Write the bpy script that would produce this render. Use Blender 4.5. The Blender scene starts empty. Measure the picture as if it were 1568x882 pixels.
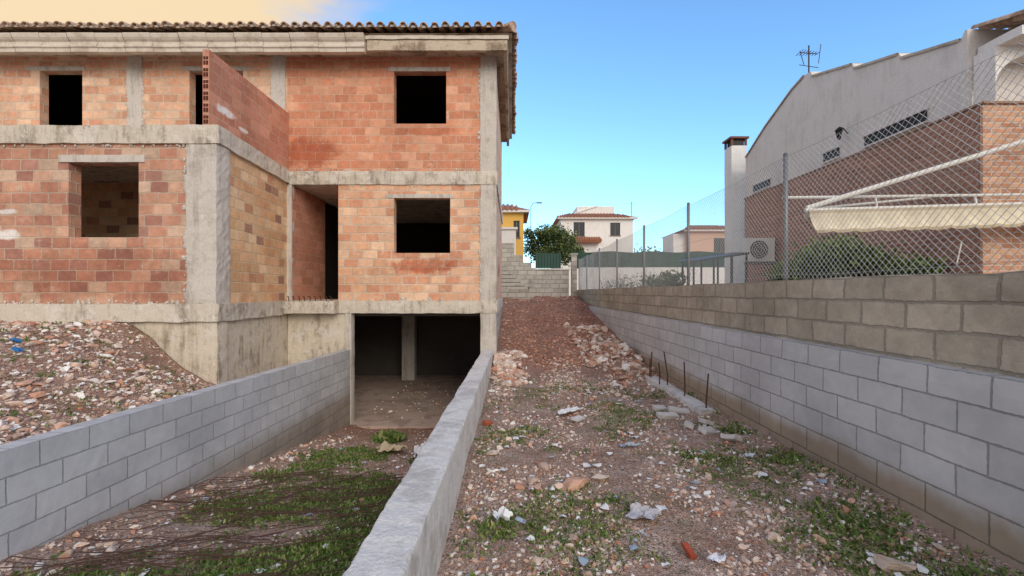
import bpy, bmesh, math, random
import numpy as np
from mathutils import Vector, noise, Matrix
random.seed(7); rng=np.random.default_rng(7)
scene=bpy.context.scene
scene.view_settings.view_transform='Standard'
scene.view_settings.look='None'
scene.view_settings.exposure=0

def lin(c):
    return tuple(((v/255)/12.92 if v/255<=0.04045 else ((v/255+0.055)/1.055)**2.4) for v in c)+(1.0,)
def ss(a,b,x):
    t=min(1,max(0,(x-a)/(b-a))); return t*t*(3-2*t)
def nz(x,y,z=0.0): return noise.noise(Vector((x,y,z)))

# ------------------------------------------------------------ node helper
class NT:
    def __init__(s,name,rough=0.9,spec=0.2):
        s.mat=bpy.data.materials.new(name); s.mat.use_nodes=True
        s.t=s.mat.node_tree; s.N=s.t.nodes; s.L=s.t.links
        s.b=s.N['Principled BSDF']; s.b.inputs['Roughness'].default_value=rough
        s.b.inputs['Specular IOR Level'].default_value=spec
    def set(s,inp,v):
        if v is None: return
        if isinstance(v,bpy.types.NodeSocket): s.L.new(v,inp)
        else: inp.default_value=v
    def m(s,op,a,b=None,c=None,clamp=False):
        n=s.N.new('ShaderNodeMath'); n.operation=op; n.use_clamp=clamp
        s.set(n.inputs[0],a); s.set(n.inputs[1],b); s.set(n.inputs[2],c); return n.outputs[0]
    def vm(s,op,a,b=None,scale=None):
        n=s.N.new('ShaderNodeVectorMath'); n.operation=op
        s.set(n.inputs[0],a); s.set(n.inputs[1],b)
        if scale is not None: s.set(n.inputs['Scale'],scale)
        return n.outputs[0]
    def comb(s,x=0,y=0,z=0):
        n=s.N.new('ShaderNodeCombineXYZ'); s.set(n.inputs[0],x); s.set(n.inputs[1],y); s.set(n.inputs[2],z); return n.outputs[0]
    def sep(s,v):
        n=s.N.new('ShaderNodeSeparateXYZ'); s.set(n.inputs[0],v); return n.outputs
    def noise(s,vec,scale,detail=4,rough=0.6,col=False):
        n=s.N.new('ShaderNodeTexNoise'); s.set(n.inputs['Vector'],vec); n.inputs['Scale'].default_value=scale
        n.inputs['Detail'].default_value=min(detail,4); n.inputs['Roughness'].default_value=rough
        return n.outputs[1] if col else n.outputs[0]
    def wn(s,vec):
        n=s.N.new('ShaderNodeTexWhiteNoise'); n.noise_dimensions='3D'; s.set(n.inputs['Vector'],vec); return n.outputs[0]
    def vor(s,vec,scale):
        n=s.N.new('ShaderNodeTexVoronoi'); s.set(n.inputs['Vector'],vec); n.inputs['Scale'].default_value=scale; return n.outputs
    def ramp(s,f,stops,interp='LINEAR'):
        n=s.N.new('ShaderNodeValToRGB'); r=n.color_ramp; r.interpolation=interp
        while len(r.elements)<len(stops): r.elements.new(0.5)
        for i,(p,c) in enumerate(stops): r.elements[i].position=p; r.elements[i].color=c if len(c)==4 else tuple(c)+(1,)
        s.set(n.inputs[0],f); return n.outputs[0]
    def mr(s,v,a,b,c=0.0,d=1.0):
        n=s.N.new('ShaderNodeMapRange'); n.interpolation_type='SMOOTHSTEP'
        s.set(n.inputs[0],v); n.inputs[1].default_value=a; n.inputs[2].default_value=b; n.inputs[3].default_value=c; n.inputs[4].default_value=d
        return n.outputs[0]
    def mix(s,f,a,b,mode='MIX'):
        n=s.N.new('ShaderNodeMix'); n.data_type='RGBA'; n.blend_type=mode
        s.set(n.inputs[0],f); s.set(n.inputs[6],a); s.set(n.inputs[7],b); return n.outputs[2]
    def uv(s): return s.N.new('ShaderNodeUVMap').outputs[0]
    def obj(s): return s.N.new('ShaderNodeTexCoord').outputs['Object']
    def attr(s,name):
        n=s.N.new('ShaderNodeAttribute'); n.attribute_name=name; return n
    def out(s,col,height=None,strength=0.5,dist=0.01):
        s.set(s.b.inputs['Base Color'],col)
        if height is not None:
            n=s.N.new('ShaderNodeBump'); n.inputs['Strength'].default_value=strength; n.inputs['Distance'].default_value=dist
            s.set(n.inputs['Height'],height); s.L.new(n.outputs[0],s.b.inputs['Normal'])
        return s.mat

def brick_mat(name,bw,bh,mort,cols,mcol,smear=0.62,stains=(),low=None,dist=0.012,warp=0.02,rnd=0.3,bump=0.8,dirt=0.35,seed=0.0,grain=0.15,half=0.5,var=0.2,tight=0.3,desat=0.0,bigv=0.14):
    n=NT(name,0.92,0.15)
    def ds(c):
        l=c[0]*.35+c[1]*.5+c[2]*.15; return tuple(x*(1-desat)+l*desat for x in c)
    cols=[ds(c) for c in cols]
    mean=[sum(c[i] for c in cols)/len(cols) for i in range(3)]
    cols=[tuple(c[i]*(1-tight)+mean[i]*tight for i in range(3)) for c in cols]
    uv=n.uv()
    w=n.vm('SUBTRACT',n.noise(uv,3.3,3,0.75,col=True),(0.5,0.5,0.5))
    p=n.vm('ADD',uv,n.vm('SCALE',w,scale=warp*2.4))
    s=n.sep(p); u,v=s[0],s[1]
    vr=n.m('DIVIDE',v,bh); row=n.m('FLOOR',vr)
    ro=n.m('MULTIPLY',n.wn(n.comb(row,seed+3.1,7.7)),rnd)
    ur=n.m('ADD',n.m('ADD',n.m('DIVIDE',u,bw),n.m('MULTIPLY',row,half)),ro)
    colc=n.m('FLOOR',ur)
    fu=n.m('MULTIPLY',n.m('FRACT',ur),bw); fv=n.m('MULTIPLY',n.m('FRACT',vr),bh)
    du=n.m('MINIMUM',fu,n.m('SUBTRACT',bw,fu)); dv=n.m('MINIMUM',fv,n.m('SUBTRACT',bh,fv))
    d=n.m('MINIMUM',du,dv)
    nn=n.noise(uv,26,3,0.7)
    d=n.m('ADD',d,n.m('MULTIPLY',n.m('SUBTRACT',nn,0.5),mort*1.8))
    mask=n.mr(d,mort*0.35,mort*0.5+mort*0.5)
    cell=n.comb(colc,row,seed)
    r1=n.wn(cell); r2=n.wn(n.vm('ADD',cell,(11.3,5.7,2.1)))
    k=len(cols)
    base=n.ramp(r1,[(i/k,lin(c)) for i,c in enumerate(cols)],'CONSTANT')
    br=n.m('ADD',n.m('MULTIPLY',r2,var),1-var/2)
    base=n.mix(1.0,base,n.comb(br,br,br),'MULTIPLY')
    mott=n.noise(n.vm('ADD',uv,n.vm('SCALE',cell,scale=3.3)),9,4,0.7)
    mt=n.m('ADD',n.m('MULTIPLY',mott,dirt*2),1-dirt)
    base=n.mix(1.0,base,n.comb(mt,mt,mt),'MULTIPLY')
    med=n.noise(uv,3.5,4,0.8)
    mv=n.m('ADD',n.m('MULTIPLY',med,0.5),0.76)
    mcolor=n.mix(1.0,lin(mcol),n.comb(mv,mv,mv),'MULTIPLY')
    sm=n.mr(med,smear,smear+0.14,0.0,0.75)
    bm=n.m('MULTIPLY',mask,n.m('SUBTRACT',1.0,sm))
    c=n.mix(bm,mcolor,base)
    for (a,b,ra,rb,col,am) in stains:
        q=n.sep(uv)
        ea=n.m('POWER',n.m('ABSOLUTE',n.m('DIVIDE',n.m('SUBTRACT',q[0],a),ra)),2.0); eb=n.m('POWER',n.m('ABSOLUTE',n.m('DIVIDE',n.m('SUBTRACT',q[1],b),rb)),2.0)
        e=n.m('ADD',n.m('ADD',ea,eb),n.m('MULTIPLY',n.m('SUBTRACT',med,0.5),3.6))
        f=n.mr(e,0.3,1.5,am,0.0)
        c=n.mix(f,c,lin(col),'MIX' if sum(col)>600 else 'MULTIPLY')
    if low:
        lc,l0,l1=low; q=n.sep(uv)
        f=n.mr(n.m('ADD',q[1],n.m('MULTIPLY',n.noise(uv,2,4),0.25)),l0,l1,1.0,0.0)
        c=n.mix(f,c,lin(lc),'MULTIPLY')
    big=n.mr(n.noise(uv,0.9,4,0.7),0.3,0.7,1-bigv,1.08)
    c=n.mix(1.0,c,n.comb(big,big,big),'MULTIPLY')
    h=n.m('ADD',n.m('MULTIPLY',mask,1.0),n.m('MULTIPLY',nn,grain*3))
    return n.out(c,h,bump,dist)

def conc_mat(name,col,dark,rough=0.9,streak=True,amt=0.6,bump=0.6,scale=1.0,light=None):
    n=NT(name,rough,0.2); o=n.obj()
    v1=n.noise(o,2.2*scale,4,0.75)
    if streak:
        st=n.noise(n.vm('MULTIPLY',o,(7.0,7.0,0.8)),1.3,4,0.7)
        v1=n.m('ADD',n.m('MULTIPLY',v1,0.5),n.m('MULTIPLY',st,0.5))
    f=n.mr(v1,0.46,0.64,0.0,amt)
    c=n.mix(f,lin(col),lin(dark))
    if light: 
        c=n.mix(n.mr(n.noise(n.vm('ADD',o,(9,4,2)),3.1,4,0.8),0.53,0.6,0,0.8),c,lin(light))
    fine=n.noise(o,38,4,0.75)
    g=n.m('ADD',n.m('MULTIPLY',fine,0.6),0.72)
    c=n.mix(1.0,c,n.comb(g,g,g),'MULTIPLY')
    h=n.m('ADD',n.noise(o,8,3),n.m('MULTIPLY',fine,0.6))
    return n.out(c,h,bump,0.02)

def plain(name,col,rough=0.7,var=0.15,scale=6,metal=0.0,bump=0.0,spec=0.3):
    n=NT(name,rough,spec); o=n.obj(); n.b.inputs['Metallic'].default_value=metal
    g=n.m('ADD',n.m('MULTIPLY',n.noise(o,scale,4,0.65),var*2),1-var)
    c=n.mix(1.0,lin(col),n.comb(g,g,g),'MULTIPLY')
    return n.out(c,n.noise(o,scale*5,4) if bump else None,bump,0.01)

# ------------------------------------------------------------ mesh builder
class MB:
    def __init__(s): s.v=[]; s.f=[]; s.uv=[]; s.mi=[]
    def quad(s,pts,uvs=None,mi=0):
        i=len(s.v); s.v+= [tuple(p) for p in pts]; s.f.append(tuple(range(i,i+len(pts))))
        s.uv+= list(uvs) if uvs else [(p[0]+p[1],p[2]) for p in pts]; s.mi.append(mi)
    def box(s,x0,x1,y0,y1,z0,z1,mi=0):
        q=s.quad
        q([(x0,y0,z0),(x1,y0,z0),(x1,y0,z1),(x0,y0,z1)],[(x0,z0),(x1,z0),(x1,z1),(x0,z1)],mi)
        q([(x1,y1,z0),(x0,y1,z0),(x0,y1,z1),(x1,y1,z1)],[(x1,z0),(x0,z0),(x0,z1),(x1,z1)],mi)
        q([(x1,y0,z0),(x1,y1,z0),(x1,y1,z1),(x1,y0,z1)],[(y0,z0),(y1,z0),(y1,z1),(y0,z1)],mi)
        q([(x0,y1,z0),(x0,y0,z0),(x0,y0,z1),(x0,y1,z1)],[(y1,z0),(y0,z0),(y0,z1),(y1,z1)],mi)
        q([(x0,y0,z1),(x1,y0,z1),(x1,y1,z1),(x0,y1,z1)],[(x0,y0),(x1,y0),(x1,y1),(x0,y1)],mi)
        q([(x0,y1,z0),(x1,y1,z0),(x1,y0,z0),(x0,y0,z0)],[(x0,y1),(x1,y1),(x1,y0),(x0,y0)],mi)
    def rbox(s,x0,x1,y0,y1,z0,z1,step=0.12,amp=0.006,mi=0,tf=None,uvf=None):
        cache={}
        ax=[np.linspace(a,b,max(2,min(160,int(round((b-a)/step))+1))) for a,b in((x0,x1),(y0,y1),(z0,z1))]
        def vid(p):
            k=(round(p[0],4),round(p[1],4),round(p[2],4))
            if k in cache: return cache[k]
            P=Vector(tf(*p) if tf else p)
            on=sum((abs(p[0]-x0)<1e-5 or abs(p[0]-x1)<1e-5,abs(p[1]-y0)<1e-5 or abs(p[1]-y1)<1e-5,abs(p[2]-z0)<1e-5 or abs(p[2]-z1)<1e-5))
            d=noise.noise_vector(P*2.7)*amp+noise.noise_vector(P*13)*amp*0.6
            if on>=2 and not tf:
                c=Vector((max(x0+.03,min(x1-.03,p[0])),max(y0+.03,min(y1-.03,p[1])),max(z0+.03,min(z1-.03,p[2]))))-Vector(p)
                d+=c*(0.18+0.35*max(0,nz(P.x*6,P.y*6,P.z*6)))
            s.v.append(tuple(P+d)); cache[k]=len(s.v)-1; return cache[k]
        def face(a,b,fixed,val,flip):
            A,B=ax[a],ax[b]
            for i in range(len(A)-1):
                for j in range(len(B)-1):
                    ps=[]
                    for (ii,jj) in ((i,j),(i+1,j),(i+1,j+1),(i,j+1)):
                        p=[0,0,0]; p[a]=A[ii]; p[b]=B[jj]; p[fixed]=val; ps.append(tuple(p))
                    if flip: ps=ps[::-1]
                    s.f.append(tuple(vid(p) for p in ps))
                    for p in ps: s.uv.append(uvf(*p) if (uvf and fixed!=2) else (p[a],p[b]))
                    s.mi.append(mi)
        face(0,2,1,y0,False); face(0,2,1,y1,True); face(1,2,0,x1,False); face(1,2,0,x0,True)
        face(0,1,2,z1,False); face(0,1,2,z0,True)
    def wall(s,p0,p1,th,z0,z1,ops=(),mi=0,u0=0.0,ri=None):
        ri=mi if ri is None else ri
        d=Vector((p1[0]-p0[0],p1[1]-p0[1])); Lg=d.length; d/=Lg; nrm=Vector((-d.y,d.x))*th
        P=lambda u,z,b=0:(p0[0]+d.x*u+nrm.x*b,p0[1]+d.y*u+nrm.y*b,z)
        us=sorted({0,Lg}|{o[0] for o in ops}|{o[1] for o in ops}); zs=sorted({z0,z1}|{o[2] for o in ops}|{o[3] for o in ops})
        for i in range(len(us)-1):
            for j in range(len(zs)-1):
                um=(us[i]+us[i+1])/2; zm=(zs[j]+zs[j+1])/2
                if any(o[0]<um<o[1] and o[2]<zm<o[3] for o in ops): continue
                a,b,c,e=us[i],us[i+1],zs[j],zs[j+1]
                uvs=[(a+u0,c),(b+u0,c),(b+u0,e),(a+u0,e)]
                s.quad([P(a,c),P(b,c),P(b,e),P(a,e)],uvs,mi)
                s.quad([P(b,c,1),P(a,c,1),P(a,e,1),P(b,e,1)],[uvs[1],uvs[0],uvs[3],uvs[2]],mi)
        def rev(a,c,b,e):
            s.quad([P(a,c),P(b,e),P(b,e,1),P(a,c,1)],[(a+u0,c),(b+u0,e),(b+u0+(th if a==b else 0),e+(th if c==e else 0)),(a+u0+(th if a==b else 0),c+(th if c==e else 0))],ri)
        for o in list(ops)+[(0,Lg,z0,z1)]:
            rev(o[0],o[2],o[0],o[3]); rev(o[1],o[2],o[1],o[3]); rev(o[0],o[2],o[1],o[2]); rev(o[0],o[3],o[1],o[3])
    def tube(s,a,b,r0,r1=None,n=8,mi=0,cap=True):
        r1=r0 if r1 is None else r1
        a=Vector(a); b=Vector(b); d=(b-a).normalized(); x=d.orthogonal().normalized(); y=d.cross(x)
        i=len(s.v)
        for p,r in((a,r0),(b,r1)):
            for k in range(n):
                t=2*math.pi*k/n; s.v.append(tuple(p+x*math.cos(t)*r+y*math.sin(t)*r))
        for k in range(n):
            k2=(k+1)%n; s.f.append((i+k,i+k2,i+n+k2,i+n+k)); s.uv+=[(k/n,0),(k2/n,0),(k2/n,1),(k/n,1)]; s.mi.append(mi)
        if cap:
            s.f.append(tuple(i+n+k for k in range(n))); s.uv+=[(0,0)]*n; s.mi.append(mi)
            s.f.append(tuple(i+n-1-k for k in range(n))); s.uv+=[(0,0)]*n; s.mi.append(mi)
    def path(s,pts,r,n=5,mi=0,taper=1.0):
        m=len(pts)-1
        for k in range(m):
            s.tube(pts[k],pts[k+1],r*(1+(taper-1)*k/m),r*(1+(taper-1)*(k+1)/m),n,mi,cap=True)
    def build(s,name,mats,parent=None,smooth=False):
        me=bpy.data.meshes.new(name); me.from_pydata(s.v,[],s.f)
        ul=me.uv_layers.new(name='UVMap'); ul.data.foreach_set('uv',np.array(s.uv,dtype=np.float32).ravel())
        for m in mats: me.materials.append(m)
        me.polygons.foreach_set('material_index',s.mi)
        if smooth: me.polygons.foreach_set('use_smooth',[True]*len(s.f))
        me.update(); ob=bpy.data.objects.new(name,me); scene.collection.objects.link(ob)
        if parent: ob.parent=parent
        return ob
def empty(name,loc=(0,0,0)):
    e=bpy.data.objects.new(name,None); scene.collection.objects.link(e); e.empty_display_size=0.2; return e
def np_mesh(name,V,F,mat,rnd=None,parent=None,smooth=False):
    me=bpy.data.meshes.new(name); nf,k=F.shape
    me.vertices.add(len(V)); me.vertices.foreach_set('co',V.astype(np.float32).ravel())
    me.loops.add(nf*k); me.loops.foreach_set('vertex_index',F.astype(np.int32).ravel())
    me.polygons.add(nf); me.polygons.foreach_set('loop_start',np.arange(0,nf*k,k,dtype=np.int32)); 
    me.update(calc_edges=True)
    me.polygons.foreach_set('use_smooth',[smooth]*nf)
    if rnd is not None:
        a=me.attributes.new('rnd','FLOAT','POINT'); a.data.foreach_set('value',rnd.astype(np.float32))
    me.materials.append(mat); ob=bpy.data.objects.new(name,me); scene.collection.objects.link(ob)
    if parent: ob.parent=parent
    return ob

# ------------------------------------------------------------ materials
BR_A=brick_mat('brick_orange',0.33,0.19,0.013,[(218,150,116),(210,138,104),(226,160,126),(214,142,108),(204,130,98),(224,154,118),(230,174,140),(208,134,104)],(208,174,150),smear=0.56,
   stains=[(0.5,3.2,0.7,0.34,(206,146,128),0.6),(3.2,3.7,0.7,0.10,(205,150,128),0.5)],seed=1.0,desat=0.10,bump=0.5)
BR_A2=brick_mat('brick_peach',0.33,0.195,0.018,[(232,182,146),(226,168,132),(236,192,158),(220,154,118),(240,204,170),(230,174,136),(216,146,114)],(212,194,174),smear=0.55,
   stains=[(1.95,0.62,0.75,0.17,(206,132,106),0.7)],seed=2.0,desat=0.10,bump=0.6)
BR_UP=brick_mat('brick_upper_left',0.33,0.19,0.019,[(228,178,144),(218,158,124),(234,190,158),(212,146,114),(238,200,168),(222,164,132)],(212,192,170),smear=0.53,seed=3.0,desat=0.10,bump=0.6)
BR_B=brick_mat('brick_mixed',0.31,0.187,0.015,[(204,146,118),(188,126,104),(216,172,142),(196,134,110),(178,126,112),(210,156,126),(212,188,162),(190,128,102),(208,146,118),(168,114,100)],(196,174,154),smear=0.57,
   stains=[(4.5,0.98,0.2,0.09,(238,234,228),0.95),(4.5,1.36,0.17,0.05,(238,234,228),0.9),(6,0.3,1.6,0.5,(210,180,168),0.5),(8.3,0.6,0.6,0.8,(206,172,162),0.4)],seed=4.0,dirt=0.42,desat=0.12,bump=0.6,bigv=0.2)
BR_S=brick_mat('brick_ochre',0.31,0.19,0.017,[(230,190,146),(224,176,132),(234,198,156),(220,168,126),(238,206,166),(228,182,136),(232,192,150),(208,152,118),(228,182,136),(224,174,128),(236,196,154),(166,124,106)],(216,190,158),smear=0.55,seed=5.0,tight=0.1,desat=0.05,bump=0.6)
BR_P=brick_mat('brick_parapet',0.33,0.19,0.011,[(204,140,114),(194,128,104),(212,152,126),(198,134,108)],(200,164,142),smear=0.60,stains=[(7.95,3.24,0.3,0.08,(240,236,232),0.95),(8.5,3.1,0.14,0.04,(240,236,232),0.8)],seed=6.0,desat=0.08,bump=0.5)
BLK=brick_mat('grey_block',0.41,0.205,0.009,[(194,194,195),(188,188,190),(200,200,200),(192,192,193)],(160,160,160),smear=0.64,warp=0.006,rnd=0.08,dirt=0.14,dist=0.005,seed=7.0,var=0.07,low=((206,194,178),-1.05,-0.6),bigv=0.16)
BLKR=brick_mat('grey_block_right',0.41,0.205,0.009,[(200,197,195),(194,191,190),(206,203,201),(197,195,193)],(154,151,148),smear=0.7,warp=0.005,rnd=0.08,dirt=0.14,dist=0.005,seed=8.0,var=0.07,low=((212,194,170),-0.82,-0.62),bigv=0.14)
BLKO=brick_mat('old_block',0.42,0.205,0.016,[(188,174,154),(178,166,146),(196,182,162),(180,168,148)],(160,148,132),smear=0.6,warp=0.01,rnd=0.1,dirt=0.35,dist=0.010,seed=9.0,grain=0.3,var=0.12,bigv=0.25)
BLKF=brick_mat('far_block',0.41,0.205,0.018,[(188,182,172),(178,172,162),(198,192,182)],(156,152,144),smear=0.6,dirt=0.3,seed=10.0)
BR_N=brick_mat('facing_brick_shaded',0.25,0.07,0.012,[(168,120,100),(156,108,88),(178,130,110),(162,116,96)],(166,146,130),smear=0.75,warp=0.004,rnd=0.1,seed=11.0,dist=0.006)  # side face of the neighbour's brick, its shade put into the colours
BR_NF=brick_mat('facing_brick_lit',0.25,0.07,0.012,[(206,160,128),(194,144,114),(216,172,140),(186,132,106)],(204,184,164),smear=0.75,warp=0.004,rnd=0.1,seed=12.0,dist=0.006)  # same brick on the front face, brighter light put into the colours
CON=conc_mat('concrete_stained',(206,197,182),(124,112,98),amt=0.75,light=(216,209,200))
CONC=conc_mat('concrete_column',(202,195,186),(156,147,136),amt=0.7)
CONW=conc_mat('concrete_basement',(212,201,182),(134,120,102),amt=0.8,light=(214,207,198))
CONT=conc_mat('concrete_wall_cap',(222,218,212),(180,174,166),amt=0.7,streak=False,bump=1.0)
FASC=conc_mat('fascia_render',(212,203,189),(172,157,138),amt=0.6,streak=False,bump=0.3)
FASD=conc_mat('fascia_concrete',(198,184,164),(128,110,92),amt=0.85,streak=False)
DARK=plain('interior_shade',(44,40,38),0.95,0.2)  # room darkness put into the colour so the openings read black
FLOORM=conc_mat('garage_floor',(200,178,164),(156,136,124),amt=0.7,streak=False)
TILE=NT('roof_tile',0.85); o=TILE.obj()
tn=TILE.noise(o,5,4,0.8)
TILE=TILE.out(TILE.ramp(tn,[(0.3,lin((104,88,78))),(0.47,lin((174,144,122))),(0.6,lin((208,186,164))),(0.75,lin((142,122,108)))]),tn,0.4)
WHITE=conc_mat('white_render',(232,230,226),(208,204,198),amt=0.5,bump=0.2)
WHITED=conc_mat('aged_white_render',(220,215,210),(190,184,178),amt=0.5,bump=0.2)
GALV=plain('galvanised_steel',(128,130,132),0.5,0.2,20,metal=0.5)
WIRE=plain('fence_wire',(186,188,188),0.55,0.1,20,metal=0.1)
RUST=plain('rusty_steel',(84,58,46),0.8,0.35,20)
BLACK=plain('black_metal',(28,28,30),0.5,0.1)
GLASS=plain('dark_glass',(30,34,38),0.15,0.1,spec=0.6)

# ------------------------------------------------------------ terrain
def height(x,y):
    n1=nz(x*0.9,y*0.9,1.3)*0.05+nz(x*3,y*3,4.1)*0.024+nz(x*9,y*9,2.2)*0.014
    if y>22 or y<-4 or x>3.3 or x<-14:
        return -0.42 if (y>19.5 or x>2.94) else (-1.62 if x>-0.55 else -1.2)
    if x>2.94: return -0.42+n1*0.3
    if y>10.22 and x<-0.5: return -3.25
    if x>-0.55:
        z=-1.62-0.045*ss(3,8,y)
        if y>8.6: z+= min(1.0,max(0,(y-8.9))/10.2)*1.47
        z+=0.10*ss(0.9,0.2,abs(y-9.3)/1.1)*ss(0.95,0.0,abs(x+0.05)/0.8)
        z+=0.20*ss(1.1,0.2,abs(y-9.8)/1.6)*ss(1.0,0.1,abs(x-2.35)/0.75)
        z-=0.05*(math.exp(-((x-0.6)/0.22)**2)+math.exp(-((x-1.9)/0.25)**2))*ss(2,9,y)
        z+=0.06*ss(2.3,2.8,x)*(1-ss(8,10,y))
        if y>9: n1*=1.4
        return z+n1
    if x>-3.79:
        z=-2.03-0.155*(y-3.2)
        if y<1: z=-1.69
        z+=0.07*ss(-1.3,-0.7,x)+0.08*ss(-3.2,-3.65,x)
        return max(z,-3.08)+n1
    if y>7.5: return -2.3
    zl=-1.22-0.03*(y-3)-0.07
    heap=-0.50+0.06*nz(x*1.2,y*1.2,9)
    dip=-0.35*ss(5.8,7.4,y)*ss(-6.4,-5.4,x)
    t=ss(-4.1,-6.9,x)*ss(1.0,4.8,y)
    return zl*(1-t)+heap*t+dip+n1*1.5
def axis(d0,d1,step,drops,adds,outer):
    a=[v for v in np.arange(d0,d1,step) if not any(l-0.02<v<h+0.02 for l,h in drops)]
    return sorted(set(a)|set(adds)|set(outer))
xs=axis(-9.6,3.3,0.06,[(-3.86,-3.72),(-.66,-.45),(2.87,3.0)],[-3.86,-3.72,-.66,-.45,2.87,3.0],[-2000,-400,-100,-40,-20,-15,-12,-10.5,3.6,4.5,7,12,20,40,100,400,2000])
ys=axis(0.3,21.5,0.06,[(7.47,7.54),(10.2,10.26)],[7.47,7.54,10.2,10.26],[-2000,-300,-40,-8,-3,-1,22.5,26,40,80,200,800,3000])
V=np.array([(x,y,height(x,y)) for y in ys for x in xs]); nx=len(xs); ny=len(ys)
I=np.arange(nx*ny).reshape(ny,nx)
F=np.stack([I[:-1,:-1],I[:-1,1:],I[1:,1:],I[1:,:-1]],-1).reshape(-1,4)
g=NT('soil',0.95,0.1); o=g.obj(); q=g.sep(o)
n2=g.noise(o,2.0,4,0.75)
soil=g.ramp(n2,[(0.3,lin((146,114,98))),(0.45,lin((178,146,128))),(0.58,lin((198,170,152))),(0.75,lin((212,194,180)))])
red=g.ramp(n2,[(0.3,lin((130,90,74))),(0.5,lin((168,120,100))),(0.7,lin((194,150,130)))])
far=g.mr(g.m('ADD',q[1],g.m('MULTIPLY',n2,2.6)),9.2,11.6)
c=g.mix(far,soil,red)
leftf=g.mr(q[0],-3.75,-3.85)
c=g.mix(g.m('MULTIPLY',leftf,0.55),c,red)
def peb(sc,a,b,amt,c):
    v_=g.vor(o,sc); ped=v_[1]; pd=v_[0]
    pcol=g.ramp(g.sep(ped)[0],[(0.0,lin((138,114,100))),(0.3,lin((180,154,138))),(0.5,lin((228,218,208))),(0.74,lin((158,138,126))),(0.88,lin((190,142,120)))],'CONSTANT')
    pm=g.m('MULTIPLY',g.mr(pd,a,b,1.0,0.0),amt)
    return g.mix(pm,c,pcol),g.m('MULTIPLY',pm,g.m('SUBTRACT',1.0,pd))
patch=g.mr(g.noise(o,4,3),0.36,0.55,0.3,1.0)
patch=g.m('MULTIPLY',patch,g.mr(far,0,1,1.0,0.5))
c,h1=peb(40,0.32,0.44,patch,c)
c,h2=peb(90,0.28,0.48,0.85,c)
gr=g.mr(g.noise(g.vm('ADD',o,(3,1,0)),1.6,4,0.75),0.52,0.66,0.0,0.4)
gr=g.m('MULTIPLY',gr,g.mr(q[1],7.0,9.0,1.0,0.0))
c=g.mix(gr,c,lin((116,116,78)))
fine=g.noise(o,18,4,0.8)
fm=g.m('ADD',g.m('MULTIPLY',fine,0.7),0.67)
c=g.mix(1.0,c,g.comb(fm,fm,fm),'MULTIPLY')
h=g.m('ADD',g.m('ADD',h1,g.m('MULTIPLY',h2,0.5)),g.m('MULTIPLY',fine,1.3))
SOIL=g.out(c,h,0.9,0.028)
np_mesh('ground',V,F,SOIL,smooth=True)

# ------------------------------------------------------------ stones
def ico(sub):
    bm=bmesh.new(); bmesh.ops.create_icosphere(bm,subdivisions=sub,radius=1)
    v=np.array([x.co[:] for x in bm.verts]); f=np.array([[l.index for l in x.verts] for x in bm.faces]); bm.free(); return v,f
def rotm(n):
    q=rng.normal(size=(n,4)); q/=np.linalg.norm(q,axis=1)[:,None]; w,x,y,z=q.T
    return np.stack([1-2*(y*y+z*z),2*(x*y-z*w),2*(x*z+y*w),2*(x*y+z*w),1-2*(x*x+z*z),2*(y*z-x*w),2*(x*z-y*w),2*(y*z+x*w),1-2*(x*x+y*y)],-1).reshape(n,3,3)
def stones(name,P,S,sub,mat,sink=0.25):
    n=len(P); tv,tf=ico(sub); k=len(tv)
    v=np.repeat(tv[None],n,0)*(1+rng.uniform(-0.1,0.1,(n,k,1)) if sub>1 else 1+rng.uniform(-0.35,0.35,(n,k,1)))
    if sub>1:
        for _ in range(9):
            nn=rng.normal(size=(n,3)); nn/=np.linalg.norm(nn,axis=1)[:,None]; d=rng.uniform(0.35,0.75,(n,1))
            ex=np.maximum(0,np.einsum('nki,ni->nk',v,nn)-d); v-=ex[:,:,None]*nn[:,None,:]
    sc=rng.uniform(0.55,1.35,(n,1,3)); sc[:,:,2]*=0.7
    v=v*sc*S[:,None,None]
    v=np.einsum('nij,nkj->nki',rotm(n),v); v[:,:,2]*=0.7
    v+=P[:,None,:]; v[:,:,2]+=(S*(0.4-sink))[:,None]
    f=(tf[None]+(np.arange(n)*k)[:,None,None]).reshape(-1,3)
    return np_mesh(name,v.reshape(-1,3),f,mat,np.repeat(rng.random(n),k))
def stone_mat(name,cols):
    n=NT(name,0.92,0.1); a=n.attr('rnd').outputs['Fac']; o=n.obj()
    b=n.ramp(a,[(i/len(cols),lin(c)) for i,c in enumerate(cols)],'CONSTANT')
    ns=n.noise(o,32,4,0.75); g_=n.m('ADD',n.m('MULTIPLY',ns,0.9),0.57)
    dirt=n.mr(n.noise(o,14,3),0.5,0.65,0,0.5)
    return n.out(n.mix(dirt,n.mix(1.0,b,n.comb(g_,g_,g_),'MULTIPLY'),lin((176,146,128))),ns,0.5)
ST=stone_mat('gravel_stone',[(184,156,140),(232,224,214),(166,140,124),(196,164,144),(238,234,228),(156,130,116),(190,170,158),(218,194,176),(180,130,108),(222,212,202),(164,146,134)])
STR=stone_mat('rubble_stone',[(220,194,176),(212,170,148),(234,224,214),(198,148,124),(206,186,170),(226,208,192),(188,164,148),(238,234,228)])
STF=stone_mat('red_soil_clod',[(168,122,102),(150,106,88),(188,140,120),(206,166,146),(160,120,102)])
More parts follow.
